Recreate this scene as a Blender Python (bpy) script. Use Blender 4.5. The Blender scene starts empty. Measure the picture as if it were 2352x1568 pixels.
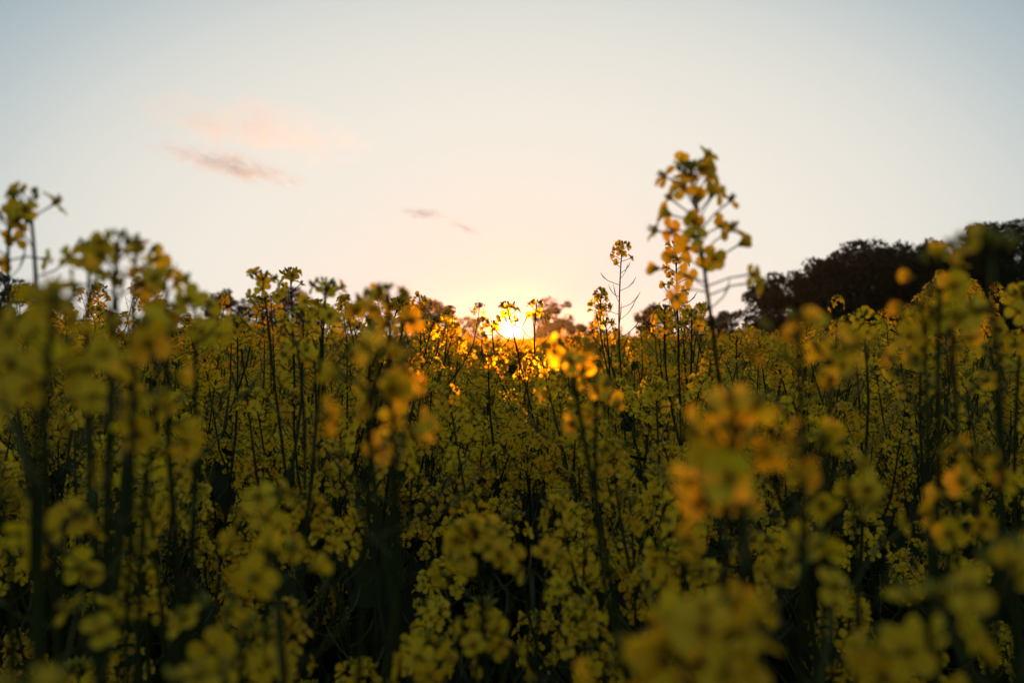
import bpy, math, random
import numpy as np
from mathutils import Vector, Matrix

R = math.radians
S = bpy.context.scene
COL = S.collection

# ------------------------------------------------------------------ camera
CAMZ = 1.28
FPX, CX, HY = 2287.0, 1176.0, 776.0        # focal length, centre and horizon of the 2352 px wide view used for measuring
cam = bpy.data.cameras.new('camera')
cam.lens = 35.0
cam.sensor_width = 36.0
cam.clip_start = 0.02
cam.clip_end = 30000.0
cam.dof.use_dof = True
cam.dof.focus_distance = 1.65
cam.dof.aperture_fstop = 6.6
cam.dof.aperture_blades = 0
camo = bpy.data.objects.new('camera', cam)
COL.objects.link(camo)
camo.location = (0, 0, CAMZ)
camo.rotation_euler = (R(90.0 - 0.2), 0, 0)
S.camera = camo

# ------------------------------------------------------------------ world: low evening sky
SUN_EL, SUN_AZ = R(0.58), R(0.05)
world = bpy.data.worlds.new('World')
S.world = world
world.use_nodes = True
nt = world.node_tree
N, L = nt.nodes, nt.links
bg = N['Background']
bg.inputs['Strength'].default_value = 0.1


def vmath(op, a, b=None, nodes=None, links=None):
    n = nodes.new('ShaderNodeMath')
    n.operation = op
    for i, v in enumerate((a, b)):
        if v is None:
            continue
        if isinstance(v, (int, float)):
            n.inputs[i].default_value = v
        else:
            links.new(v, n.inputs[i])
    return n.outputs[0]


def M_(op, a, b=None):
    return vmath(op, a, b, N, L)


sky = N.new('ShaderNodeTexSky')
sky.sky_type = 'NISHITA'
sky.sun_disc = False
sky.sun_elevation = SUN_EL
sky.sun_rotation = SUN_AZ
sky.dust_density = 0.6
tc = N.new('ShaderNodeTexCoord')
sep = N.new('ShaderNodeSeparateXYZ')
L.new(tc.outputs['Generated'], sep.inputs[0])
az = M_('MULTIPLY', M_('ARCTAN2', sep.outputs[0], sep.outputs[1]), 57.2958)
el = M_('MULTIPLY', M_('ARCSINE', sep.outputs[2]), 57.2958)
daz = M_('SUBTRACT', az, math.degrees(SUN_AZ))
del_ = M_('SUBTRACT', el, math.degrees(SUN_EL))
ang = M_('SQRT', M_('ADD', M_('MULTIPLY', daz, daz), M_('MULTIPLY', del_, del_)))
el15 = M_('MULTIPLY', del_, 1.5)
s_ = M_('SQRT', M_('ADD', M_('MULTIPLY', daz, daz), M_('MULTIPLY', el15, el15)))
ramp = N.new('ShaderNodeValToRGB')
L.new(M_('DIVIDE', s_, 120.0), ramp.inputs[0])


def lin(c):
    return tuple(((v / 255) / 12.92 if v / 255 < 0.04045 else ((v / 255 + 0.055) / 1.055) ** 2.4) for v in c)


stops = [(0, (240, 206, 200)), (7, (247, 230, 216)), (15, (243, 237, 224)), (22, (236, 231, 220)), (28, (218, 219, 213)),
         (33, (188, 199, 202)), (39, (150, 170, 179)), (50, (143, 158, 166)), (75, (134, 146, 155)), (120, (118, 130, 143))]
cr = ramp.color_ramp
while len(cr.elements) < len(stops):
    cr.elements.new(0.5)
for e, (p, c) in zip(cr.elements, stops):
    e.position = p / 120.0
    e.color = (*lin(c), 1)
cr.interpolation = 'B_SPLINE'
up = N.new('ShaderNodeVectorMath')
up.operation = 'SCALE'
up.inputs['Scale'].default_value = 10.0
L.new(ramp.outputs[0], up.inputs[0])
mixs = N.new('ShaderNodeMixRGB')
mixs.inputs[0].default_value = 0.02
L.new(up.outputs[0], mixs.inputs[1])
L.new(sky.outputs[0], mixs.inputs[2])
# the sun's own disc and the bright air right round it
disc = N.new('ShaderNodeMapRange')
disc.inputs['From Min'].default_value = 0.50
disc.inputs['From Max'].default_value = 0.32
disc.inputs['To Min'].default_value = 0.0
disc.inputs['To Max'].default_value = 260.0
L.new(ang, disc.inputs['Value'])
aure = M_('MULTIPLY', M_('EXPONENT', M_('MULTIPLY', ang, -1.6)), 5.0)
dcol = N.new('ShaderNodeVectorMath')
dcol.operation = 'SCALE'
dcol.inputs[0].default_value = (1.0, 0.80, 0.50)
L.new(disc.outputs[0], dcol.inputs['Scale'])
acol = N.new('ShaderNodeVectorMath')
acol.operation = 'SCALE'
acol.inputs[0].default_value = (1.0, 0.80, 0.58)
L.new(aure, acol.inputs['Scale'])
a1 = N.new('ShaderNodeVectorMath')
a1.operation = 'ADD'
a2 = N.new('ShaderNodeVectorMath')
a2.operation = 'ADD'
L.new(mixs.outputs[0], a1.inputs[0])
L.new(dcol.outputs[0], a1.inputs[1])
L.new(a1.outputs[0], a2.inputs[0])
L.new(acol.outputs[0], a2.inputs[1])
L.new(a2.outputs[0], bg.inputs['Color'])

# ------------------------------------------------------------------ sun lamp
sl = bpy.data.lights.new('sun', 'SUN')
sl.energy = 2.5
sl.angle = R(0.6)
sl.color = (1.0, 0.31, 0.04)
slo = bpy.data.objects.new('sun', sl)
COL.objects.link(slo)
slo.rotation_euler = Vector((math.sin(SUN_AZ) * math.cos(SUN_EL), math.cos(SUN_AZ) * math.cos(SUN_EL), math.sin(SUN_EL))).to_track_quat('Z', 'Y').to_euler()

S.view_settings.view_transform = 'Standard'
S.view_settings.look = 'None'
S.view_settings.exposure = 0.03
S.view_settings.gamma = 1.0
S.render.engine = 'CYCLES'
S.cycles.use_denoising = True
S.cycles.max_bounces = 8
S.cycles.transmission_bounces = 6
S.cycles.transparent_max_bounces = 8
S.cycles.volume_bounces = 0
S.cycles.sample_clamp_indirect = 4.0


# ------------------------------------------------------------------ materials
def new_mat(name):
    m = bpy.data.materials.new(name)
    m.use_nodes = True
    m.node_tree.nodes.clear()
    out = m.node_tree.nodes.new('ShaderNodeOutputMaterial')
    return m, m.node_tree, out


def leafy(name, ca, cb, trans, tcol, fwd=0.0, rough=0.5, gloss=0.03, noise=60.0):
    """thin plant tissue: diffuse on top, light let through from behind, a little sheen"""
    m, t, out = new_mat(name)
    n, l = t.nodes, t.links
    tx = n.new('ShaderNodeTexCoord')
    ns = n.new('ShaderNodeTexNoise')
    ns.inputs['Scale'].default_value = noise
    ns.inputs['Detail'].default_value = 3
    l.new(tx.outputs['Object'], ns.inputs['Vector'])
    oi = n.new('ShaderNodeObjectInfo')
    add = vmath('ADD', vmath('MULTIPLY', ns.outputs['Fac'], 0.9, n, l), vmath('MULTIPLY', oi.outputs['Random'], 0.7, n, l), n, l)
    fac = vmath('SUBTRACT', add, 0.3, n, l)
    mx = n.new('ShaderNodeMixRGB')
    mx.inputs[1].default_value = (*ca, 1)
    mx.inputs[2].default_value = (*cb, 1)
    l.new(fac, mx.inputs[0])
    df = n.new('ShaderNodeBsdfDiffuse')
    l.new(mx.outputs[0], df.inputs['Color'])
    tr = n.new('ShaderNodeBsdfTranslucent')
    tm = n.new('ShaderNodeMixRGB')
    tm.blend_type = 'MULTIPLY'
    tm.inputs[0].default_value = 1.0
    tm.inputs[2].default_value = (*tcol, 1)
    l.new(mx.outputs[0], tm.inputs[1])
    l.new(tm.outputs[0], tr.inputs['Color'])
    m1 = n.new('ShaderNodeMixShader')
    m1.inputs[0].default_value = trans
    l.new(df.outputs[0], m1.inputs[1])
    l.new(tr.outputs[0], m1.inputs[2])
    last = m1.outputs[0]
    if fwd > 0:
        rf = n.new('ShaderNodeBsdfRefraction')
        rf.inputs['IOR'].default_value = 1.08
        rf.inputs['Roughness'].default_value = 0.75
        l.new(tm.outputs[0], rf.inputs['Color'])
        m2 = n.new('ShaderNodeMixShader')
        m2.inputs[0].default_value = fwd
        l.new(last, m2.inputs[1])
        l.new(rf.outputs[0], m2.inputs[2])
        last = m2.outputs[0]
    gl = n.new('ShaderNodeBsdfGlossy')
    gl.inputs['Roughness'].default_value = rough
    gl.inputs['Color'].default_value = (0.8, 0.8, 0.8, 1)
    m3 = n.new('ShaderNodeMixShader')
    m3.inputs[0].default_value = gloss
    l.new(last, m3.inputs[1])
    l.new(gl.outputs[0], m3.inputs[2])
    l.new(m3.outputs[0], out.inputs['Surface'])
    return m


PETAL = leafy('petal', (0.82, 0.47, 0.008), (0.98, 0.80, 0.030), 0.52, (1.0, 0.97, 0.7), fwd=0.03, gloss=0.015, noise=110)
BUD = leafy('bud', (0.22, 0.24, 0.02), (0.38, 0.33, 0.02), 0.25, (1, 1, 0.6))
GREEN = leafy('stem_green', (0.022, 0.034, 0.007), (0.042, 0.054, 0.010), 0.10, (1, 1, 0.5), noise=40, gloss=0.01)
POD = leafy('pod_green', (0.07, 0.10, 0.02), (0.12, 0.13, 0.025), 0.2, (1, 1, 0.5))
STAMEN = leafy('stamen', (0.55, 0.36, 0.02), (0.62, 0.46, 0.03), 0.3, (1, 0.9, 0.6))
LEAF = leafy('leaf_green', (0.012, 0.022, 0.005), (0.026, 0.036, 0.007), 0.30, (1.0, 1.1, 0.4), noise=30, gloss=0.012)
CROWN = leafy('tree_leaf', (0.016, 0.024, 0.006), (0.034, 0.036, 0.009), 0.25, (1.1, 0.9, 0.35), noise=0.8, gloss=0.01)
CROWN2 = leafy('brown_leaf', (0.03, 0.022, 0.006), (0.055, 0.036, 0.010), 0.35, (1.1, 0.85, 0.35), noise=0.8, gloss=0.01)  # browner leaf tone, given to the trees along the middle of the horizon


def bark_mat():
    m, t, out = new_mat('bark')
    n, l = t.nodes, t.links
    p = n.new('ShaderNodeBsdfPrincipled')
    ns = n.new('ShaderNodeTexNoise')
    ns.inputs['Scale'].default_value = 6
    cr_ = n.new('ShaderNodeValToRGB')
    cr_.color_ramp.elements[0].color = (0.02, 0.015, 0.01, 1)
    cr_.color_ramp.elements[1].color = (0.07, 0.055, 0.04, 1)
    l.new(ns.outputs['Fac'], cr_.inputs[0])
    l.new(cr_.outputs[0], p.inputs['Base Color'])
    p.inputs['Roughness'].default_value = 0.9
    l.new(p.outputs[0], out.inputs['Surface'])
    return m


def soil_mat():
    m, t, out = new_mat('soil')
    n, l = t.nodes, t.links
    p = n.new('ShaderNodeBsdfPrincipled')
    ns = n.new('ShaderNodeTexNoise')
    ns.inputs['Scale'].default_value = 4
    ns.inputs['Detail'].default_value = 8
    tx = n.new('ShaderNodeTexCoord')
    l.new(tx.outputs['Object'], ns.inputs['Vector'])
    cr_ = n.new('ShaderNodeValToRGB')
    cr_.color_ramp.elements[0].color = (0.018, 0.013, 0.008, 1)
    cr_.color_ramp.elements[1].color = (0.05, 0.045, 0.02, 1)
    l.new(ns.outputs['Fac'], cr_.inputs[0])
    l.new(cr_.outputs[0], p.inputs['Base Color'])
    p.inputs['Roughness'].default_value = 0.95
    bp = n.new('ShaderNodeBump')
    bp.inputs['Strength'].default_value = 0.6
    l.new(ns.outputs['Fac'], bp.inputs['Height'])
    l.new(bp.outputs[0], p.inputs['Normal'])
    l.new(p.outputs[0], out.inputs['Surface'])
    return m


BARK, SOIL = bark_mat(), soil_mat()
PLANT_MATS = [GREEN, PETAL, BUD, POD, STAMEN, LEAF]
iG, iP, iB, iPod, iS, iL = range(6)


# ------------------------------------------------------------------ mesh helpers
class MB:
    def __init__(self):
        self.v, self.f, self.m = [], [], []

    def add(self, verts, faces, mat):
        o = len(self.v)
        self.v.extend(verts)
        self.f.extend(tuple(i + o for i in fc) for fc in faces)
        self.m.extend([mat] * len(faces))

    def merge(self, other, mat4):
        o = len(self.v)
        self.v.extend([tuple(mat4 @ Vector(p)) for p in other.v])
        self.f.extend(tuple(i + o for i in fc) for fc in other.f)
        self.m.extend(other.m)

    def mesh(self, name, mats=None, smooth=True):
        me = bpy.data.meshes.new(name)
        me.from_pydata([tuple(p) for p in self.v], [], self.f)
        for mt in (mats or PLANT_MATS):
            me.materials.append(mt)
        me.polygons.foreach_set('material_index', self.m)
        if smooth:
            me.polygons.foreach_set('use_smooth', [True] * len(self.f))
        me.update()
        return me


def link(name, data, parent=None, matrix=None):
    o = bpy.data.objects.new(name, data)
    COL.objects.link(o)
    if parent is not None:
        o.parent = parent
    if matrix is not None:
        o.matrix_basis = matrix
    return o


def tag(o, label, cat, group=None, kind=None):
    if label:
        o['label'] = label
    if cat:
        o['category'] = cat
    if group:
        o['group'] = group
    if kind:
        o['kind'] = kind
    return o


def frame(d):
    d = Vector(d).normalized()
    a = Vector((0, 0, 1)) if abs(d.z) < 0.9 else Vector((1, 0, 0))
    x = d.cross(a).normalized()
    return x, d.cross(x).normalized(), d


def tube(mb, pts, rad, mat, sides=5, cap=True):
    pts = [Vector(p) for p in pts]
    n = len(pts)
    vs, fs = [], []
    x = None
    for i, p in enumerate(pts):
        d = (pts[min(i + 1, n - 1)] - pts[max(i - 1, 0)])
        if d.length < 1e-9:
            d = Vector((0, 0, 1))
        d.normalize()
        if x is None:
            x = frame(d)[0]
        x = (x - d * x.dot(d))
        x = x.normalized() if x.length > 1e-6 else frame(d)[0]
        y = d.cross(x)
        for k in range(sides):
            a = 2 * math.pi * k / sides
            vs.append(tuple(p + (x * math.cos(a) + y * math.sin(a)) * rad[i]))
    for i in range(n - 1):
        for k in range(sides):
            k2 = (k + 1) % sides
            fs.append((i * sides + k, i * sides + k2, (i + 1) * sides + k2, (i + 1) * sides + k))
    if cap:
        fs.append(tuple((n - 1) * sides + k for k in range(sides)))
    mb.add(vs, fs, mat)


def align(pos, d, roll=0.0, sc=1.0):
    x, y, z = frame(d)
    m = Matrix(((x.x, y.x, z.x, pos[0]), (x.y, y.y, z.y, pos[1]), (x.z, y.z, z.z, pos[2]), (0, 0, 0, 1)))
    return m @ Matrix.Rotation(roll, 4, 'Z') @ Matrix.Scale(sc, 4)


# ------------------------------------------------------------------ rapeseed: blossoms
MM = 0.001


def petal(mb, a, op, lod, rng):
    """one spoon-shaped petal on a narrow claw, leaning out by op degrees"""
    if lod == 0:
        S_ = [0, .16, .30, .46, .62, .78, .92, 1.0]
        W_ = [.8, 1.0, 1.9, 3.6, 4.5, 4.5, 3.2, 1.3]
        cols = 5
    elif lod == 1:
        S_ = [0, .25, .5, .78, 1.0]
        W_ = [.8, 1.5, 4.0, 4.5, 1.9]
        cols = 3
    else:
        S_ = [.1, .6, 1.0]
        W_ = [1.0, 4.6, 2.4]
        cols = 2
    Lp = 11.5 * rng.uniform(.92, 1.08)
    wob = rng.uniform(-12, 12)
    curl = rng.uniform(-6, 22)
    r, z, s0 = 0.7, 0.0, 0.0
    rows = []
    for s, w in zip(S_, W_):
        k = min(1.0, max(0.0, (s - 0.12) / 0.30))
        th = R(8 + (op - 8) * k + curl * max(0, s - .6) / .4)
        ds = (s - s0) * Lp
        r += math.sin(th) * ds
        z += math.cos(th) * ds
        s0 = s
        rows.append((r, z, w, th))
    ca, sa = math.cos(a), math.sin(a)
    vs, fs = [], []
    tw = R(wob)
    for r, z, w, th in rows:
        for c in range(cols):
            u = -1 + 2 * c / (cols - 1)
            lift = 0.22 * w * u * u
            x_ = r - lift * math.cos(th) * .6
            z_ = z + lift * math.sin(th) + w * u * math.sin(tw) * .5
            y_ = w * u * math.cos(tw)
            vs.append(((x_ * ca - y_ * sa) * MM, (x_ * sa + y_ * ca) * MM, z_ * MM))
    for i in range(len(rows) - 1):
        for c in range(cols - 1):
            b = i * cols + c
            fs.append((b, b + 1, b + cols + 1, b + cols))
    mb.add(vs, fs, iP)


def blossom_mb(seed, lod, op):
    rng = random.Random(seed)
    mb = MB()
    for k in range(4):
        petal(mb, R(45 + 90 * k + rng.uniform(-14, 14)), op + rng.uniform(-16, 16), lod, rng)
    if lod == 0:
        for k in range(6):
            a = R(60 * k + rng.uniform(-10, 10))
            h = rng.uniform(5.5, 7.5)
            b = (math.cos(a) * .6 * MM, math.sin(a) * .6 * MM, 0)
            t = (math.cos(a) * 1.9 * MM, math.sin(a) * 1.9 * MM, h * MM)
            t2 = (math.cos(a) * 2.1 * MM, math.sin(a) * 2.1 * MM, (h + 1.8) * MM)
            tube(mb, [b, t, t2], [.25 * MM, .5 * MM, .35 * MM], iS, 3)
        tube(mb, [(0, 0, 0), (0, 0, 7.5 * MM)], [.6 * MM, .5 * MM], iPod, 4)
        for k in range(4):
            a = R(90 * k)
            tube(mb, [(0, 0, 0), (math.cos(a) * 1.6 * MM, math.sin(a) * 1.6 * MM, 2.5 * MM), (math.cos(a) * 3.0 * MM, math.sin(a) * 3.0 * MM, 5.5 * MM)],
                 [.5 * MM, .8 * MM, .15 * MM], iB, 3)
    elif lod == 1:
        tube(mb, [(0, 0, 0), (0, 0, 7.5 * MM)], [.9 * MM, 1.5 * MM], iS, 4)
        tube(mb, [(0, 0, -.5 * MM), (0, 0, 4.5 * MM)], [1.2 * MM, 1.9 * MM], iB, 4, cap=False)
    return mb


OPS = [88, 72, 100, 50, 80, 30]
BLOSSOM = {lod: [blossom_mb(100 + 10 * lod + i, lod, OPS[i]) for i in range(6)] for lod in (0, 1, 2)}
BLOSSOM_MESH = [b.mesh('blossom') for b in BLOSSOM[0]]


def bud(mb, pos, d, ln, rad, lod):
    x, y, z = frame(d)
    p = Vector(pos)
    if lod == 0:
        tube(mb, [p, p + z * ln * .3, p + z * ln * .7, p + z * ln], [rad * .45, rad, rad * .85, rad * .15], iB, 5)
    else:
        tube(mb, [p, p + z * ln * .5, p + z * ln], [rad * .4, rad, rad * .1], iB, 4 if lod == 1 else 3)


def raceme(seed, lod, nfl=13, nbud=14, npod=6, Lf=0.045, Lp=0.06, spread=1.0, droop=0.0, fs=1.0):
    """flowering top of a stem: bud dome, open blossoms on stalks, young pods below. Returns (mesh data, blossom placements, length)"""
    rng = random.Random(seed)
    mb = MB()
    Ltot = Lp + Lf + 0.012
    bx, by = rng.uniform(-.12, .12), rng.uniform(-.12, .12)

    def axis(z):
        q = z / Ltot
        return Vector((bx * Ltot * q * q * .6, by * Ltot * q * q * .6, z))
    ns = 6 if lod < 2 else 3
    tube(mb, [axis(Ltot * i / ns) for i in range(ns + 1)], [(1.7 - 0.75 * i / ns) * MM for i in range(ns + 1)], iG, 5 if lod == 0 else 3)
    top = axis(Ltot)
    nb = nbud if lod < 2 else nbud // 3
    for i in range(nb):
        q = (i + .5) / nb
        th = R(6 + 62 * math.sqrt(q))
        a = i * 2.39996 + rng.uniform(-.3, .3)
        d = Vector((math.sin(th) * math.cos(a), math.sin(th) * math.sin(a), math.cos(th)))
        ped = (3.5 + 8.5 * q) * MM
        b0 = top - Vector((0, 0, 7 * q * MM))
        if lod < 2:
            tube(mb, [b0, b0 + d * ped], [.35 * MM, .4 * MM], iG, 3, cap=False)
        up_ = (d + Vector((0, 0, .7))).normalized()
        bud(mb, b0 + d * ped, up_, (3.6 + 3.2 * q) * MM * (1 if lod < 2 else 1.4), (1.1 + .75 * q) * MM * (1 if lod < 2 else 1.5), lod)
    bl = []
    a0 = rng.uniform(0, 6.28)
    for i in range(nfl):
        q = (i + rng.uniform(.1, .9)) / nfl
        z = Ltot - .006 - q * Lf
        a = a0 + i * 2.39996 + rng.uniform(-.45, .45)
        th = R(32 + 44 * q + rng.uniform(-10, 10) + droop * q)
        ped = (11 + 11 * q + rng.uniform(-2, 4)) * MM * spread
        d0 = Vector((math.sin(th) * math.cos(a), math.sin(th) * math.sin(a), math.cos(th)))
        d1 = (d0 + Vector((0, 0, -.25 + rng.uniform(-.2, .35)))).normalized()
        p0 = axis(z)
        p1 = p0 + d0 * ped * .55
        p2 = p1 + d1 * ped * .45
        tube(mb, [p0, p1, p2], [.55 * MM, .5 * MM, .6 * MM], iG, 4 if lod == 0 else 3, cap=False)
        fd = (d1 + Vector((rng.uniform(-.4, .4), rng.uniform(-.4, .4), rng.uniform(-.55, .35)))).normalized()
        bl.append((p2, fd, rng.uniform(0, 6.28), fs * rng.uniform(.68, .92) * (1.0 if lod == 0 else .90), rng.choice([0, 0, 1, 1, 2, 2, 3, 4, 4, 5])))
    for i in range(npod):
        q = (i + .5) / max(1, npod)
        z = Lp * (1 - q) + .004
        a = a0 + 1 + i * 2.39996 + rng.uniform(-.3, .3)
        th = R(62 + rng.uniform(-10, 12))
        d0 = Vector((math.sin(th) * math.cos(a), math.sin(th) * math.sin(a), math.cos(th)))
        p0 = axis(z)
        p1 = p0 + d0 * (15 + rng.uniform(0, 8)) * MM
        ln = (14 + 26 * q * rng.uniform(.6, 1.2)) * MM
        d1 = (d0 + Vector((0, 0, .45))).normalized()
        d2 = (d0 + Vector((0, 0, 1.1))).normalized()
        p2 = p1 + d1 * ln * .5
        p3 = p2 + d2 * ln * .5
        tube(mb, [p0, p1, p2, p3], [.5 * MM, .55 * MM, .95 * MM, .25 * MM], iPod, 4 if lod == 0 else 3)
    if lod > 0:
        for p, fd, ro, sc, k in bl:
            mb.merge(BLOSSOM[lod][k], align(p, fd, ro, sc))
    return mb, bl, Ltot


# ------------------------------------------------------------------ rapeseed: leaves
def leaf_mb(seed, ln, wd):
    rng = random.Random(seed)
    mb = MB()
    vs, fs = [], []
    nrow = 7
    bend = rng.uniform(25, 70)
    x = z = 0.0
    for i in range(nrow):
        q = i / (nrow - 1)
        th = R(50 - bend * q)
        if i:
            x += math.cos(th) * ln / (nrow - 1)
            z += math.sin(th) * ln / (nrow - 1)
        w = wd * (0.55 + .45 * math.sin(min(1, q * 1.7) * math.pi * .5)) * (1 - q ** 2.4) + .0015
        rip = rng.uniform(-.004, .004)
        for c in (-1, 0, 1):
            vs.append((x, w * c + rip, z + (.18 * w if c else 0) + rip))
    for i in range(nrow - 1):
        for c in range(2):
            b = i * 3 + c
            fs.append((b, b + 1, b + 4, b + 3))
    mb.add(vs, fs, iL)
    return mb


LEAF_MB = [leaf_mb(1, .085, .014), leaf_mb(2, .12, .020), leaf_mb(3, .16, .034), leaf_mb(4, .06, .009)]
LEAF_MESH = [m.mesh('leaf') for m in LEAF_MB]


def bez(p0, p1, p2, n):
    out = []
    for i in range(n + 1):
        t = i / n
        out.append(p0 * (1 - t) ** 2 + p1 * 2 * t * (1 - t) + p2 * t * t)
    return out


# ready-made flower heads shared by the plants farther off
STYLES = [dict(nfl=17, npod=5, Lf=.036, Lp=.05, spread=.9), dict(nfl=22, npod=7, Lf=.048, Lp=.07, spread=.9), dict(nfl=13, npod=9, Lf=.030, Lp=.10, spread=.9),
          dict(nfl=18, npod=3, Lf=.030, Lp=.04, spread=.9), dict(nfl=24, npod=6, Lf=.06, Lp=.06), dict(nfl=10, npod=10, Lf=.026, Lp=.12, spread=.85),
          dict(nfl=17, npod=6, Lf=.042, Lp=.06, droop=18, spread=.95), dict(nfl=16, npod=4, Lf=.026, Lp=.05), dict(nfl=4, nbud=20, npod=4, Lf=.016, Lp=.06, spread=.7)]
HEADS = []
for i, st in enumerate(STYLES):
    mb_, bl_, lt_ = raceme(500 + i, 1, **st)
    HEADS.append((mb_, mb_.mesh('flower_head'), lt_))


def plant(label, base, tips, seed, hero, group, leaves=3, stem_r=1.0):
    """base: ground point. tips: [(top point, raceme style or None)], the first on the main stem"""
    rng = random.Random(seed)
    root = link('rapeseed_plant', None)
    root.location = base
    root.empty_display_size = .05
    tag(root, label, 'plant', group)
    B = Vector(base)
    st = MB()
    z0 = Vector((0, 0, 0))
    main = Vector(tips[0][0]) - B
    # head of every tip: choose style, then end the branch below it
    heads = []
    for k, (tp, sty) in enumerate(tips):
        if hero:
            sty = dict(sty or rng.choice(STYLES))
            heads.append(raceme(seed * 31 + k, 0, **sty))
        else:
            i = rng.randrange(len(HEADS)) if sty is None else sty
            heads.append((None, HEADS[i][1], HEADS[i][2]))
    lean = Vector((main.x, main.y, 0))
    hdir = (Vector((0, 0, 1)) + lean * 1.3 / max(.2, main.z)).normalized()
    endp = main - hdir * (heads[0][2] + .012)
    ctrl = Vector((endp.x * .35 + rng.uniform(-.05, .05) * (1 if hero else 2), endp.y * .35 + rng.uniform(-.05, .05), endp.z * .55))
    path = bez(z0, ctrl, endp, 9)
    sides = 6 if hero else 4
    tube(st, path, [(4.6 - 2.9 * (i / 9)) * MM * stem_r for i in range(10)], iG, sides, cap=False)
    ends = [(endp, (path[-1] - path[-2]).normalized())]
    for k in range(1, len(tips)):
        tp = Vector(tips[k][0]) - B
        reach = math.hypot(tp.x - main.x, tp.y - main.y)
        zs = min(tp.z, main.z) - heads[k][2] - rng.uniform(.06, .16) - reach * .7
        zs = max(.15, min(zs, endp.z - .03))
        j = min(range(10), key=lambda q: abs(path[q].z - zs))
        a = path[j]
        c2 = Vector((tp.x, tp.y, tp.z))
        out_ = Vector((tp.x - a.x, tp.y - a.y, 0))
        bd = (Vector((0, 0, 1)) + out_ * 1.0 / max(.05, (tp.z - a.z)) * .35).normalized()
        e2 = c2 - bd * (heads[k][2] + .012)
        cc = Vector((a.x + (e2.x - a.x) * .72, a.y + (e2.y - a.y) * .72, a.z + max(.01, (e2.z - a.z)) * .45))
        pp = bez(a, cc, e2, 6)
        tube(st, pp, [(2.7 - 1.1 * i / 6) * MM * stem_r for i in range(7)], iG, 5 if hero else 3, cap=False)
        ends.append((e2, (pp[-1] - pp[-2]).normalized()))
    link('stem', st.mesh('stem'), root)
    for k, (e, d) in enumerate(ends):
        tp = Vector(tips[k][0]) - B
        d = (tp - e).normalized() if (tp - e).length > .01 else d
        mt = align(e, d, rng.uniform(0, 6.28), 1.0)
        if hero:
            mbk, bl, _ = heads[k]
            rc = link('flower_head', mbk.mesh('flower_head'), root, mt)
            for p, fd, ro, sc, vi in bl:
                link('blossom', BLOSSOM_MESH[vi], rc, align(p, fd, ro, sc))
        else:
            link('flower_head', heads[k][1], root, mt)
    for k in range(leaves):
        q = rng.uniform(.35, .84)
        p = path[min(9, int(q * 9))]
        i = rng.choice([2, 2, 1]) if q < .6 else rng.choice([0, 1, 3, 3])
        link('leaf', LEAF_MESH[i], root, Matrix.Translation(p) @ Matrix.Rotation(rng.uniform(0, 6.28), 4, 'Z') @ Matrix.Scale(rng.uniform(.8, 1.25), 4))
    return root


def P(px, py, d):
    """a point of the place: px, py measured in the 2352 px wide view, d metres out along the view"""
    return Vector(((px - CX) / FPX * d, d, CAMZ - (py - HY) / FPX * d))


# ------------------------------------------------------------------ ground
gm = bpy.data.meshes.new('ground')
gv, gf = [], []
rings = [0, 2, 6, 15, 40, 100, 250, 500, 700]
rg = random.Random(3)
gv.append((0, 0, 0))
for r in rings[1:]:
    for k in range(48):
        a = 2 * math.pi * k / 48
        gv.append((r * math.cos(a), r * math.sin(a), rg.uniform(-.03, .0) if r < 400 else -.02))
for k in range(48):
    gf.append((0, 1 + k, 1 + (k + 1) % 48))
for i in range(len(rings) - 2):
    for k in range(48):
        a, b = 1 + i * 48, 1 + (i + 1) * 48
        gf.append((a + k, b + k, b + (k + 1) % 48, a + (k + 1) % 48))
gm.from_pydata(gv, [], gf)
gm.materials.append(SOIL)
tag(link('ground', gm), 'dark soil of the field under the flowering crop', None, kind='structure')


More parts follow.
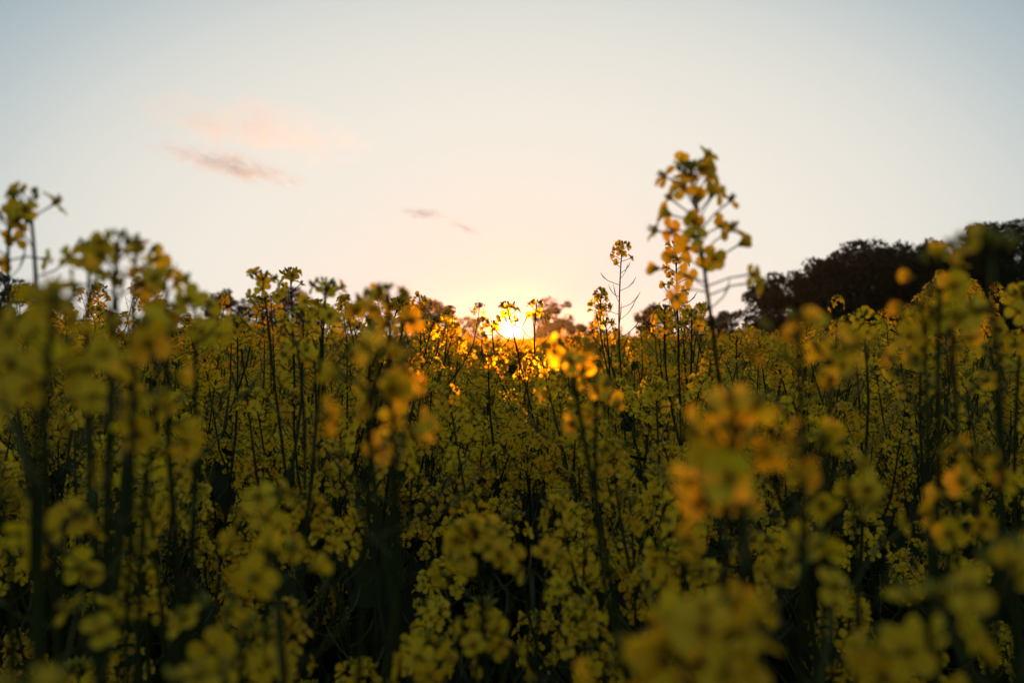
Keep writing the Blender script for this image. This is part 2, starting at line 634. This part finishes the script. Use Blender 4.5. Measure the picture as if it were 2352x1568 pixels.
# ------------------------------------------------------------------ trees along the field's edge
def tree(label, px, top, half, d, seed, nclump, nleaf, mat, lsize=.28, low=0.05, name='tree', group='trees along the far edge of the field'):
    """px: crown centre, top: its highest line, half: half width (all in the 2352 px view) at d metres"""
    rng = np.random.default_rng(seed)
    x0 = (px - CX) / FPX * d
    H = CAMZ + (HY - top) / FPX * d
    W = half / FPX * d
    root = link(name, None)
    root.location = (x0, d, 0)
    tag(root, label, 'tree', group)
    tr = MB()
    hc = H * low
    tube(tr, [(0, 0, -.1), (rng.uniform(-.1, .1), 0, hc * .6 + .4), (rng.uniform(-.2, .2), rng.uniform(-.2, .2), H * .5), (rng.uniform(-.3, .3), rng.uniform(-.3, .3), H * .86)],
         [H * .024, H * .019, H * .013, H * .004], 0, 7)
    cl = []
    for i in range(nclump):
        v = rng.normal(size=3)
        v /= np.linalg.norm(v)
        rr = rng.uniform(.25, 1.0 if nclump > 42 else .72) ** .5
        zc = hc + (H - hc) * .5
        p = np.array([v[0] * W * rr, v[1] * W * rr * .8, zc + v[2] * (H - hc) * .5 * rr * .93])
        if i % 4 == 0:      # skirts of the crown, hanging low
            aa = rng.uniform(0, 6.283)
            p = np.array([math.cos(aa) * W * rng.uniform(.2, .98), math.sin(aa) * W * rng.uniform(.2, .8), rng.uniform(.06, .42) * H])
        cl.append((p, rng.uniform(.13, .26) * min(W, H * .5) + .25))
    for p, r in cl[::3]:
        b = np.array([0, 0, max(hc * .7, p[2] * .5)])
        mid = (b + p) / 2 + np.array([0, 0, .05 * H])
        tube(tr, [tuple(b), tuple(mid), tuple(p)], [H * .008, H * .005, H * .0015], 0, 4)
    link('trunk', tr.mesh('trunk', [BARK]), root)
    allv = []
    for p, r in cl:
        n = nleaf
        q = rng.normal(size=(n, 3))
        q /= np.linalg.norm(q, axis=1)[:, None]
        c = p + q * (r * rng.uniform(.25, 1.0, size=(n, 1)) ** .5) * np.array([1.15, 1.0, .8])
        u = rng.normal(size=(n, 3))
        u /= np.linalg.norm(u, axis=1)[:, None]
        w = np.cross(u, rng.normal(size=(n, 3)))
        w /= np.linalg.norm(w, axis=1)[:, None]
        s = lsize * rng.uniform(.55, 1.2, size=(n, 1))
        quad = np.stack([c - u * s, c - w * s * .5, c + u * s, c + w * s * .5], axis=1)
        allv.append(quad.reshape(-1, 3))
    V = np.concatenate(allv)
    V[:, 2] = np.maximum(V[:, 2], .15)
    nq = len(V) // 4
    me = bpy.data.meshes.new('crown')
    me.vertices.add(len(V))
    me.vertices.foreach_set('co', V.astype(np.float32).ravel())
    me.loops.add(nq * 4)
    me.loops.foreach_set('vertex_index', np.arange(nq * 4, dtype=np.int32))
    me.polygons.add(nq)
    me.polygons.foreach_set('loop_start', np.arange(0, nq * 4, 4, dtype=np.int32))
    me.materials.append(mat)
    me.update(calc_edges=True)
    link('crown', me, root)
    return root


tree('tree with a dark crown cut off by the left border behind blurred stems', -40, 598, 150, 90, 1, 90, 130, CROWN)
tree('low hedge-like tree on the horizon beside the tree at the left border', 150, 722, 95, 150, 21, 44, 90, CROWN, lsize=.3)
tree('small rounded dark tree low behind the yellow flowers in the left third', 390, 712, 75, 190, 2, 44, 100, CROWN, lsize=.34)
tree('upright dark tree with twiggy top, left of the widest low tree', 522, 658, 56, 170, 3, 44, 110, CROWN, lsize=.32)
tree('wide low dark tree on the horizon left of the sun', 650, 662, 90, 175, 4, 64, 120, CROWN, lsize=.34)
tree('low reddish scrub tree right of the wide low tree', 800, 738, 60, 210, 22, 24, 60, CROWN2, lsize=.34)
tree('round brown tree standing left of the sun on the horizon', 996, 686, 64, 180, 5, 46, 130, CROWN2, lsize=.35)
tree('feathery tree tinted orange directly left of the sun', 1078, 713, 30, 200, 6, 20, 50, CROWN2, lsize=.34)
tree('tall loose tree glowing orange directly right of the sun', 1278, 678, 60, 185, 7, 40, 80, CROWN2, lsize=.35)
tree('low scrubby tree between the sun and the slim pod-bearing stem', 1358, 734, 40, 210, 8, 22, 70, CROWN2, lsize=.35)
tree('small dark tree behind the twin sharp flower stems right of centre', 1505, 688, 48, 165, 9, 32, 100, CROWN, lsize=.32)
tree('low feathery tree at the foot of the tall dark wood', 1668, 706, 66, 150, 10, 40, 80, CROWN, lsize=.3)
WOOD = 'trees of the dark wood on the right'
tree('dark tree forming the low left shoulder of the wood', 1800, 626, 92, 105, 11, 90, 130, CROWN, lsize=.25, group=WOOD)
tree('dark tree in the wood between its low shoulder and its broad dome', 1892, 590, 75, 101, 15, 80, 130, CROWN, lsize=.25, group=WOOD)
tree('broad domed dark tree in the middle of the wood', 1995, 544, 118, 97, 12, 130, 150, CROWN, lsize=.24, group=WOOD)
tree('dark tree in the wood, just right of its broad domed tree', 2140, 524, 95, 95, 13, 110, 150, CROWN, lsize=.24, group=WOOD)
tree('dark tree filling the wood between its dome and the next crown', 2075, 538, 80, 100, 17, 90, 140, CROWN, lsize=.24, group=WOOD)
tree('dark tree in the wood beside the tallest one at the border', 2245, 506, 95, 93, 16, 100, 140, CROWN, lsize=.24, group=WOOD)
tree('tallest dark tree of the wood, cut by the right border', 2350, 472, 125, 90, 14, 130, 150, CROWN, lsize=.24, group=WOOD)


# ------------------------------------------------------------------ clouds: thin wisps far away, high over the trees
def cloud(label, px, py, halfw, halfh, tilt, dens, seed, aniso, d=7000):
    c = P(px, py, d)
    a, b = halfw / FPX * d, halfh / FPX * d
    mb = MB()
    n, m = 24, 10
    vs = []
    rng = random.Random(seed)
    for j in range(m + 1):
        ph = math.pi * j / m
        for i in range(n):
            t = 2 * math.pi * i / n
            k = 1 + rng.uniform(-.08, .08)
            vs.append((a * k * math.sin(ph) * math.cos(t), a * .45 * k * math.sin(ph) * math.sin(t), b * math.cos(ph)))
    fs = [((j + 1) * n + i, (j + 1) * n + (i + 1) % n, j * n + (i + 1) % n, j * n + i) for j in range(m) for i in range(n)]
    mb.add(vs, fs, 0)
    mt, t_, out = new_mat('cloud_vapour')
    nn, ll = t_.nodes, t_.links
    tx = nn.new('ShaderNodeTexCoord')
    mp = nn.new('ShaderNodeMapping')
    mp.inputs['Scale'].default_value = (1 / a, 1 / a, 1 / b)
    ll.new(tx.outputs['Object'], mp.inputs['Vector'])
    ln_ = nn.new('ShaderNodeVectorMath')
    ln_.operation = 'LENGTH'
    ll.new(mp.outputs[0], ln_.inputs[0])
    mp2 = nn.new('ShaderNodeMapping')
    mp2.inputs['Scale'].default_value = (2.2 / a, 1.4 / a, 1.0 / b)
    mp2.inputs['Location'].default_value = (seed * 3.1, 0, 0)
    ll.new(tx.outputs['Object'], mp2.inputs['Vector'])
    ns = nn.new('ShaderNodeTexNoise')
    ns.inputs['Scale'].default_value = 2.6
    ns.inputs['Detail'].default_value = 7
    ns.inputs['Roughness'].default_value = .6
    ns.inputs['Distortion'].default_value = 1.1
    ll.new(mp2.outputs[0], ns.inputs['Vector'])
    edge = vmath('SUBTRACT', 1.0, ln_.outputs['Value'], nn, ll)
    v = vmath('ADD', vmath('MULTIPLY', edge, .75, nn, ll), vmath('MULTIPLY', vmath('SUBTRACT', ns.outputs['Fac'], .55, nn, ll), 3.8, nn, ll), nn, ll)
    v = vmath('MINIMUM', vmath('MAXIMUM', v, 0.0, nn, ll), 1.0, nn, ll)
    pv = nn.new('ShaderNodeVolumePrincipled')
    pv.inputs['Color'].default_value = (.86, .93, .96, 1)
    pv.inputs['Anisotropy'].default_value = aniso
    ll.new(vmath('MULTIPLY', v, dens, nn, ll), pv.inputs['Density'])
    ll.new(pv.outputs[0], out.inputs['Volume'])
    o = link('cloud', mb.mesh('cloud', [mt]))
    o.location = c
    o.rotation_euler = (0, R(tilt), 0)
    tag(o, label, 'cloud', 'thin evening clouds')


cloud('broad faint pink cloud veil, uppermost of the clouds', 585, 296, 300, 78, 9, .0012, 1, .62)
cloud('long grey-pink cloud streak sloping just below the pale veil', 535, 383, 205, 36, 14, .0046, 2, .5)
cloud('small rosy cloud streak nearest above the setting sun', 972, 490, 66, 16, 4, .0100, 3, .32)
cloud('tiny pink cloud wisp at the lower end of the small streak', 1070, 524, 52, 12, 22, .0090, 4, .32)

# ------------------------------------------------------------------ hero plants: the ones the photograph shows one by one
BIG = dict(nfl=30, nbud=16, npod=6, Lf=.080, Lp=.06, spread=1.5, fs=1.15)
SLIM = dict(nfl=9, nbud=9, npod=13, Lf=.026, Lp=.13, spread=.85)
TALL = dict(nfl=16, nbud=10, npod=8, Lf=.062, Lp=.08, spread=.95)
DENSE = dict(nfl=14, nbud=10, npod=3, Lf=.036, Lp=.03, spread=.85)
FLAT = dict(nfl=16, nbud=12, npod=3, Lf=.026, Lp=.04, spread=.95)
FEW = dict(nfl=7, nbud=7, npod=4, Lf=.024, Lp=.05, spread=.85)
ONE = dict(nfl=4, nbud=5, npod=3, Lf=.014, Lp=.05, spread=.8)
HG = 'rapeseed plants standing out at the front of the field'
# label, distance, lean of the base (x, y metres), stem thickness, [(px, py, extra distance, style)]
HERO = [
    ('tall rapeseed plant rising alone far above the field against pale sky', .66, (.15, .05), 1.0, [(1584, 350, 0, BIG)]),
    ('slim sharp rapeseed plant with bare curved pods below its small top', 1.70, (.02, .02), .8, [(1418, 546, 0, SLIM), (1372, 655, .05, DENSE), (1395, 720, -.05, FEW)]),
    ('sharp rapeseed plant half hidden by the tallest plant\'s lower blossoms', 1.38, (.03, .04), .8, [(1553, 543, 0, TALL), (1522, 690, .04, DENSE), (1592, 700, -.03, FEW)]),
    ('rapeseed plant with orange lit blossoms nodding just left above the sun', 1.62, (.24, .05), .7, [(1160, 684, 0, FEW), (1122, 728, .03, ONE)]),
    ('rapeseed plant with orange lit top just right above the sun', 1.66, (.05, .05), .7, [(1222, 680, 0, FEW)]),
    ('out of focus rapeseed plant with dark top at the far left border', .60, (.03, .0), .8, [(78, 412, 0, ONE), (4, 462, .02, FEW)]),
    ('blurred thick stemmed rapeseed plant with dark green buds, left foreground', .50, (.0, .02), 1.25, [(250, 502, 0, FEW), (195, 525, .05, ONE), (310, 530, .05, ONE)]),
    ('blurred rapeseed plant with nodding yellow top beside the thick stemmed one', .52, (-.01, .02), 1.0, [(388, 590, 0, FEW), (452, 655, .02, ONE)]),
    ('very blurred yellow rapeseed plant massed low at the left border', .33, (-.05, .05), .8, [(110, 610, 0, FEW), (70, 720, .05, FEW)]),
    ('blurred amber rapeseed plant filling the gap between two thick left stems', .38, (-.02, .05), .8, [(300, 690, 0, FEW), (330, 860, .05, FEW)]),
    ('slightly blurred rapeseed plant with arching top left of a slim sharp one', 1.0, (.08, .02), .8, [(606, 608, 0, FEW), (700, 690, .05, FEW)]),
    ('sharp slim rapeseed plant beside an arching blurred top, left of centre', 1.32, (.02, .02), .8, [(670, 604, 0, TALL), (545, 712, .1, DENSE), (735, 755, .1, SLIM)]),
    ('blurred rapeseed plant with flat clustered top, left of centre above horizon', .78, (-.06, .02), .8, [(748, 620, 0, dict(FEW, nfl=7)), (700, 760, .05, FEW)]),
    ('blurred rapeseed plant with two upright prongs left of the sun', .60, (-.03, .03), .8, [(902, 628, 0, ONE), (838, 648, .03, FEW)]),
    ('very blurred yellow rapeseed top hanging left below the sun', .40, (-.05, .05), .8, [(860, 752, 0, FEW), (930, 830, .04, FEW)]),
    ('small sharp rapeseed plant in front of the round brown tree', 1.85, (.06, .02), .7, [(972, 668, 0, SLIM), (1000, 770, .05, FEW)]),
    ('blurred rapeseed plant glowing orange right below the sun with slanting stem', .58, (.20, .05), .75, [(1290, 752, 0, FEW), (1355, 840, .03, FEW)]),
    ('very blurred tall yellow rapeseed mass right of the tall lone stem', .32, (.04, .05), .8, [(1690, 850, 0, FEW), (1655, 930, .02, ONE)]),
    ('very blurred rapeseed plant in front of the low shoulder of the wood', .38, (.03, .05), .8, [(1838, 676, 0, ONE), (1905, 738, .10, ONE)]),
    ('blurred tall yellow rapeseed plant before the dark wood at right', .48, (.05, .04), .9, [(2142, 540, 0, FEW), (2205, 620, .03, FEW), (2130, 680, .05, FEW)]),
    ('heavily blurred dark rapeseed top near the upper right border', .36, (.05, .05), .7, [(2288, 486, 0, dict(ONE, nfl=2, nbud=12))]),
    ('half blurred yellow rapeseed plant at the right border', .72, (.02, .02), .9, [(2325, 636, 0, TALL), (2290, 760, .04, FEW)]),
    ('nearly sharp rapeseed plant centred before the domed dark tree', 1.0, (.04, .02), .8, [(1988, 696, 0, FEW)]),
    ('nearly sharp rapeseed plant with tiered yellow blossoms before the wood', .92, (.10, .02), .8, [(2085, 712, 0, TALL)]),
    ('large soft round rapeseed head seen from above, lower middle', .56, (.02, .04), .8, [(1105, 1165, 0, dict(FLAT, nfl=22)), (1240, 1225, .04, ONE)]),
    ('single large four-petalled blurred rapeseed blossom top in lower left', .40, (-.03, .03), .8, [(665, 1205, 0, dict(ONE, nbud=3))]),
    ('blurred rapeseed plant with paired blossoms in lower left', .43, (.03, .03), .8, [(478, 1345, 0, ONE), (545, 1390, .01, ONE)]),
    ('largest blurred rapeseed head at the bottom right of centre', .29, (.03, .04), .8, [(1620, 1345, 0, dict(FLAT, nfl=26)), (1450, 1420, .02, ONE)]),
    ('half sharp branching rapeseed head at the bottom middle', .56, (.02, .03), .8, [(1075, 1385, 0, FEW), (965, 1425, .02, FEW), (1150, 1440, .02, ONE)]),
    ('blurred rapeseed plant with one upright orange petal at lower right', .40, (.03, .03), .8, [(1865, 1185, 0, FEW)]),
    ('very blurred dim rapeseed plant in the lower right corner region', .33, (.02, .03), .8, [(2130, 1290, 0, FEW), (2060, 1400, .02, ONE)]),
    ('blurred yellow rapeseed top right of centre below the horizon', .36, (.02, .04), .8, [(1645, 1070, 0, ONE)]),
    ('half blurred rapeseed column climbing right of the lower middle head', .66, (.02, .03), .8, [(1560, 1100, 0, TALL), (1520, 1220, .03, FEW)]),
    ('dim half sharp rapeseed plant at lower left between blurred blossoms', .65, (.02, .03), .8, [(310, 1275, 0, DENSE)]),
    ('dim blurred rapeseed plant near the lower left border', .42, (.02, .03), .8, [(225, 1345, 0, ONE)]),
    ('very blurred amber rapeseed smear in the bottom left corner', .22, (-.02, .04), .8, [(60, 1510, 0, FEW)]),
    ('blurred rapeseed plant with greenish top spreading across the left middle', .50, (.04, .03), .8, [(590, 1095, 0, FEW), (350, 1120, .05, ONE)]),
    ('soft rapeseed plant with bright heads between left middle and centre', .85, (.02, .02), .8, [(900, 975, 0, FLAT), (840, 930, .05, FEW)]),
    ('very blurred rapeseed blossom cut by the right border low down', .28, (.03, .04), .8, [(2340, 1190, 0, ONE)]),
    ('blurred rapeseed top along the bottom edge left of centre', .34, (.02, .03), .8, [(430, 1490, 0, ONE)]),
    ('dim blurred rapeseed plant at the left border below middle', .42, (-.02, .03), .8, [(30, 1080, 0, ONE), (150, 1130, .04, FEW)]),
    ('blurred spreading rapeseed plant over the right middle', .46, (.03, .03), .8, [(1900, 960, 0, FEW), (1980, 1070, .02, ONE)]),
    ('blurred dim rapeseed plant under the right border\'s yellow plant', .46, (.03, .03), .8, [(2260, 990, 0, FEW), (2200, 1090, .03, ONE)]),
]
for i, (lb, d, (bx, by), sr, tp) in enumerate(HERO):
    t0 = P(tp[0][0], tp[0][1], d)
    tips = [(P(px, py, d + dd), sty) for px, py, dd, sty in tp]
    plant(lb, (t0.x + bx, d + by, 0), tips, 1000 + i, True, HG, leaves=3, stem_r=sr)

# ------------------------------------------------------------------ the plants behind and between them
rng = random.Random(77)


def ymin(x, d):
    """how high in the view an ordinary plant of the field reaches, by where it stands"""
    c = abs(x - CX)
    bank = 60 < x < 950 or 1340 < x < 1640 or x > 2060
    if d > 1.2:
        if c < 120:
            return 800
        return (rng.choice([655, 675, 690, 705, 720, 735, 750]) if bank else rng.choice([720, 735, 750, 765, 775]))
    if d > 1.0:
        return 790 if bank else 850
    return 890 if c > 520 else 1120


MARKS = [(150, 'at the left border'), (330, 'under the thick blurred stem'), (480, 'under the nodding blurred top'), (600, 'below the upright twiggy tree'),
         (720, 'below the wide low dark tree'), (850, 'below the low reddish scrub'), (960, 'left of the round brown tree'), (1060, 'below the round brown tree'),
         (1140, 'just left below the sun'), (1210, 'straight below the sun'), (1330, 'below the tall orange tree'), (1450, 'by the slim pod-bearing plant'),
         (1600, 'below the half hidden plant'), (1720, 'by the tall lone plant'), (1850, 'below the wood\'s shoulder'), (1960, 'left below the domed tree'),
         (2080, 'right below the domed tree'), (2240, 'below the right tall blurred plant'), (9999, 'at the right border')]
ZONES = [(1.0, 'soft', 'in the front rows', 'soft plants of the front rows'), (1.7, 'sharp', 'in nearer focused rows', 'sharp plants of the nearer focused rows'),
         (2.4, 'sharp', 'in farther focused rows', 'sharp plants of the farther focused rows'), (3.4, 'small', 'behind the focused rows', 'small plants behind the focused rows'),
         (9.0, 'tiny', 'in the far rows', 'tiny plants of the far rows')]
WORDS = {5: 'five', 6: 'six', 7: 'seven', 8: 'eight'}
count = 0
placed = []
while count < 280:
    d = math.sqrt(rng.uniform(1.05 ** 2, 4.6 ** 2)) if rng.random() < .76 else (rng.uniform(1.1, 2.3) if rng.random() < .7 else rng.uniform(.7, 1.1))
    a = rng.uniform(-29.5, 29.5)
    x = math.tan(R(a)) * d
    forced = None
    if count >= 232:        # plants that stand a little taller than their rows
        d = rng.uniform(1.25, 3.2)
        lo, hi, ya, yb = rng.choice([(40, 430, 630, 740), (430, 940, 660, 750), (430, 940, 660, 750), (1340, 1620, 670, 750), (1880, 2330, 640, 760), (2080, 2340, 610, 720)])
        x = (rng.uniform(lo, hi) - CX) / FPX * d
        forced = -(rng.uniform(ya, yb) - HY) / FPX * d
    if any((x - q[0]) ** 2 + (d - q[1]) ** 2 < ((.10 + .02 * d) if forced is None else .045) ** 2 for q in placed):
        continue
    px = CX + x / d * FPX
    off = rng.gauss(-.030, .080) if d < 2.2 else rng.gauss(.0, .080)
    off = min(off, -(ymin(px, d) - HY) / FPX * d)
    off = max(off, -.40)
    if forced is not None:
        off = forced
    placed.append((x, d))
    top = Vector((x, d, CAMZ + off))
    tips = [(top, None)]
    for k in range(rng.choice([4, 5, 6, 7]) if d < 3 else 4):
        aa = rng.uniform(0, 6.28)
        rr = rng.uniform(.05, .24)
        tips.append((top + Vector((math.cos(aa) * rr, math.sin(aa) * rr, -rng.uniform(.01, .20 if d < 1.8 else .34))), None))
    _, look, rows, grp = next(q for q in ZONES if d < q[0])
    mark = next(q[1] for q in MARKS if px < q[0])
    size = 'tall' if off > -.03 else ('short' if off < -.12 else 'middling')
    foot = x + rng.uniform(-.32, .32)
    slant = 'left-leaning ' if foot - x > .08 else ('right-leaning ' if foot - x < -.08 else 'upright ')
    lb = size + ' ' + slant + look + ' ' + WORDS[len(tips)] + '-headed rapeseed plant ' + rows + ' ' + mark
    plant(lb, (foot, d + rng.uniform(-.08, .08), 0), tips, 3000 + count, False, grp, leaves=2)
    count += 1

# ------------------------------------------------------------------ the rest of the crop, too many to count
FARCOL = bpy.data.collections.new('crop_pieces')


def crop_piece(seed, lod, n, size, spread_z):
    r_ = random.Random(seed)
    mb = MB()
    for k in range(n):
        st = r_.choice(STYLES)
        hm, bl, lt = CACHE[(lod, r_.choice([0, 1, 1, 3, 4, 4, 6, 6, 7, 2, 5]))]
        p = Vector((r_.uniform(-size, size), r_.uniform(-size, size), 1.2 - lt - abs(r_.gauss(0, spread_z))))
        q = Vector((p.x * .3 + r_.uniform(-.12, .12), p.y * .3, 0.0 if lod == 1 else .55))
        d = Vector((r_.uniform(-.2, .2), r_.uniform(-.2, .2), 1))
        mb.merge(hm, align(p, d, r_.uniform(0, 6.28), r_.uniform(.9, 1.15)))
        tube(mb, bez(q, Vector((q.x + r_.uniform(-.08, .08), q.y, p.z * .7)), p, 4), [3 * MM, 2.6 * MM, 2.2 * MM, 2 * MM, 1.6 * MM], iG, 3, cap=False)
    for k in range(n * (2 if lod == 1 else 1)):
        i = r_.randrange(3)
        p = Vector((r_.uniform(-size, size), r_.uniform(-size, size), r_.uniform(.35, 1.0)))
        mb.merge(LEAF_MB[i], Matrix.Translation(p) @ Matrix.Rotation(r_.uniform(0, 6.28), 4, 'Z') @ Matrix.Scale(1.3, 4))
    o = bpy.data.objects.new('crop_piece', mb.mesh('crop_piece'))
    return o


CACHE = {}
for lod in (1, 2):
    for i, st in enumerate(STYLES):
        CACHE[(lod, i)] = raceme(900 + i, lod, **st) if lod == 2 else (HEADS[i][0], None, HEADS[i][2])


def scatter(name, label, pts, scales, pieces):
    c = bpy.data.collections.new(name + '_pieces')
    for o in pieces:
        c.objects.link(o)
    me = bpy.data.meshes.new(name)
    me.from_pydata([tuple(p) for p in pts], [], [])
    at = me.attributes.new('size', 'FLOAT', 'POINT')
    at.data.foreach_set('value', scales)
    o = link(name, me)
    tag(o, label, 'crop', kind='stuff')
    ng = bpy.data.node_groups.new(name, 'GeometryNodeTree')
    ng.interface.new_socket('Geometry', in_out='INPUT', socket_type='NodeSocketGeometry')
    ng.interface.new_socket('Geometry', in_out='OUTPUT', socket_type='NodeSocketGeometry')
    n, l = ng.nodes, ng.links
    gi, go = n.new('NodeGroupInput'), n.new('NodeGroupOutput')
    iop = n.new('GeometryNodeInstanceOnPoints')
    ci = n.new('GeometryNodeCollectionInfo')
    ci.inputs['Collection'].default_value = c
    ci.inputs['Separate Children'].default_value = True
    ci.inputs['Reset Children'].default_value = True
    rv = n.new('FunctionNodeRandomValue')
    rv.data_type = 'FLOAT_VECTOR'
    rv.inputs[0].default_value = (-.06, -.06, 0)
    rv.inputs[1].default_value = (.06, .06, 6.283)
    na = n.new('GeometryNodeInputNamedAttribute')
    na.data_type = 'FLOAT'
    na.inputs['Name'].default_value = 'size'
    l.new(gi.outputs[0], iop.inputs['Points'])
    l.new(ci.outputs[0], iop.inputs['Instance'])
    iop.inputs['Pick Instance'].default_value = True
    l.new(rv.outputs[0], iop.inputs['Rotation'])
    l.new(na.outputs[0], iop.inputs['Scale'])
    l.new(iop.outputs[0], go.inputs[0])
    md = o.modifiers.new('scatter', 'NODES')
    md.node_group = ng
    return o


rng = random.Random(5)
near_pieces = [crop_piece(40 + i, 1, 5, .15, .10) for i in range(7)]
far_pieces = [crop_piece(60 + i, 2, 16, .5, .07) for i in range(6)]
pts, scs = [], []
# low growth filling the front between the single plants, below their tops
for k in range(640):
    d = math.sqrt(rng.uniform(1.4 ** 2, 4.6 ** 2))
    a = rng.uniform(-40, 40)
    x = math.tan(R(a)) * d
    inside = abs(a) < 29
    off = -.07 - abs(rng.gauss(0, .09 if d < 2 else .12))
    pts.append((x, d, CAMZ + off - 1.2))
    scs.append(rng.uniform(.92, 1.05))
for k in range(1900):
    d = math.sqrt(rng.uniform(4.2 ** 2, 14 ** 2))
    a = rng.uniform(-38, 38)
    x = math.tan(R(a)) * d
    off = rng.gauss(-.050, .07)
    lim = -.012 * d / 4 if abs(a) < 3.5 else .10
    off = min(off, lim)
    pts.append((x, d, CAMZ + off - 1.2))
    scs.append(rng.uniform(.95, 1.05))
low_pts, low_scs = [], []
for k in range(420):
    d = math.sqrt(rng.uniform(.45 ** 2, 2.2 ** 2))
    x = math.tan(R(rng.uniform(-42, 42))) * d
    low_pts.append((x, d, rng.uniform(-.05, .0)))
    low_scs.append(rng.uniform(.9, 1.1))


def low_piece(seed):
    r_ = random.Random(seed)
    mb = MB()
    for k in range(3):
        q = Vector((r_.uniform(-.1, .1), r_.uniform(-.1, .1), 0))
        p = Vector((q.x + r_.uniform(-.08, .08), q.y + r_.uniform(-.08, .08), r_.uniform(.7, .95)))
        pp = bez(q, Vector((q.x, q.y, .5)), p, 6)
        tube(mb, pp, [(3.8 - .4 * i) * MM for i in range(7)], iG, 4)
        for j in range(5):
            mb.merge(LEAF_MB[r_.choice([1, 2, 2, 0])], Matrix.Translation(pp[r_.randrange(1, 7)]) @ Matrix.Rotation(r_.uniform(0, 6.28), 4, 'Z') @ Matrix.Scale(r_.uniform(.8, 1.4), 4))
    return bpy.data.objects.new('low_piece', mb.mesh('low_piece'))


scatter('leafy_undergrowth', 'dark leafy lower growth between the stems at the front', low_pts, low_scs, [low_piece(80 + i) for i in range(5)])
scatter('rapeseed_crop', 'dense yellow and green growth of the field between single plants', pts, scs, near_pieces)
pts, scs = [], []
for k in range(9000):
    u = rng.random()
    d = 13 * (170 / 13) ** u
    a = rng.uniform(-37, 37)
    x = math.tan(R(a)) * d
    off = rng.gauss(-.07, .06)
    lim = -.06 if abs(a) < 3 else .12
    off = min(off, lim)
    s = 1.0 + .9 * (d / 170)
    pts.append((x, d, CAMZ + off - 1.2 * s))
    scs.append(s)
scatter('far_rapeseed_crop', 'far yellow band of the flowering field running to the trees', pts, scs, far_pieces)

# ------------------------------------------------------------------ evening air over the field
hz = MB()
X, Y0, Y1, Z0, Z1 = 720, -720, 720, -1.2, 17.0
hz.add([(-X, Y0, Z0), (X, Y0, Z0), (X, Y1, Z0), (-X, Y1, Z0), (-X, Y0, Z1), (X, Y0, Z1), (X, Y1, Z1), (-X, Y1, Z1)],
       [(0, 3, 2, 1), (4, 5, 6, 7), (0, 1, 5, 4), (1, 2, 6, 5), (2, 3, 7, 6), (3, 0, 4, 7)], 0)
hm_, ht, ho = new_mat('evening_air')
pv = ht.nodes.new('ShaderNodeVolumePrincipled')
pv.inputs['Color'].default_value = (1, .97, .92, 1)
pv.inputs['Density'].default_value = .00009
pv.inputs['Anisotropy'].default_value = .90
ht.links.new(pv.outputs[0], ho.inputs['Volume'])
hm_.cycles.homogeneous_volume = True
tag(link('haze', hz.mesh('haze', [hm_], smooth=False)), 'thin warm evening air lying over the field', None, kind='stuff')
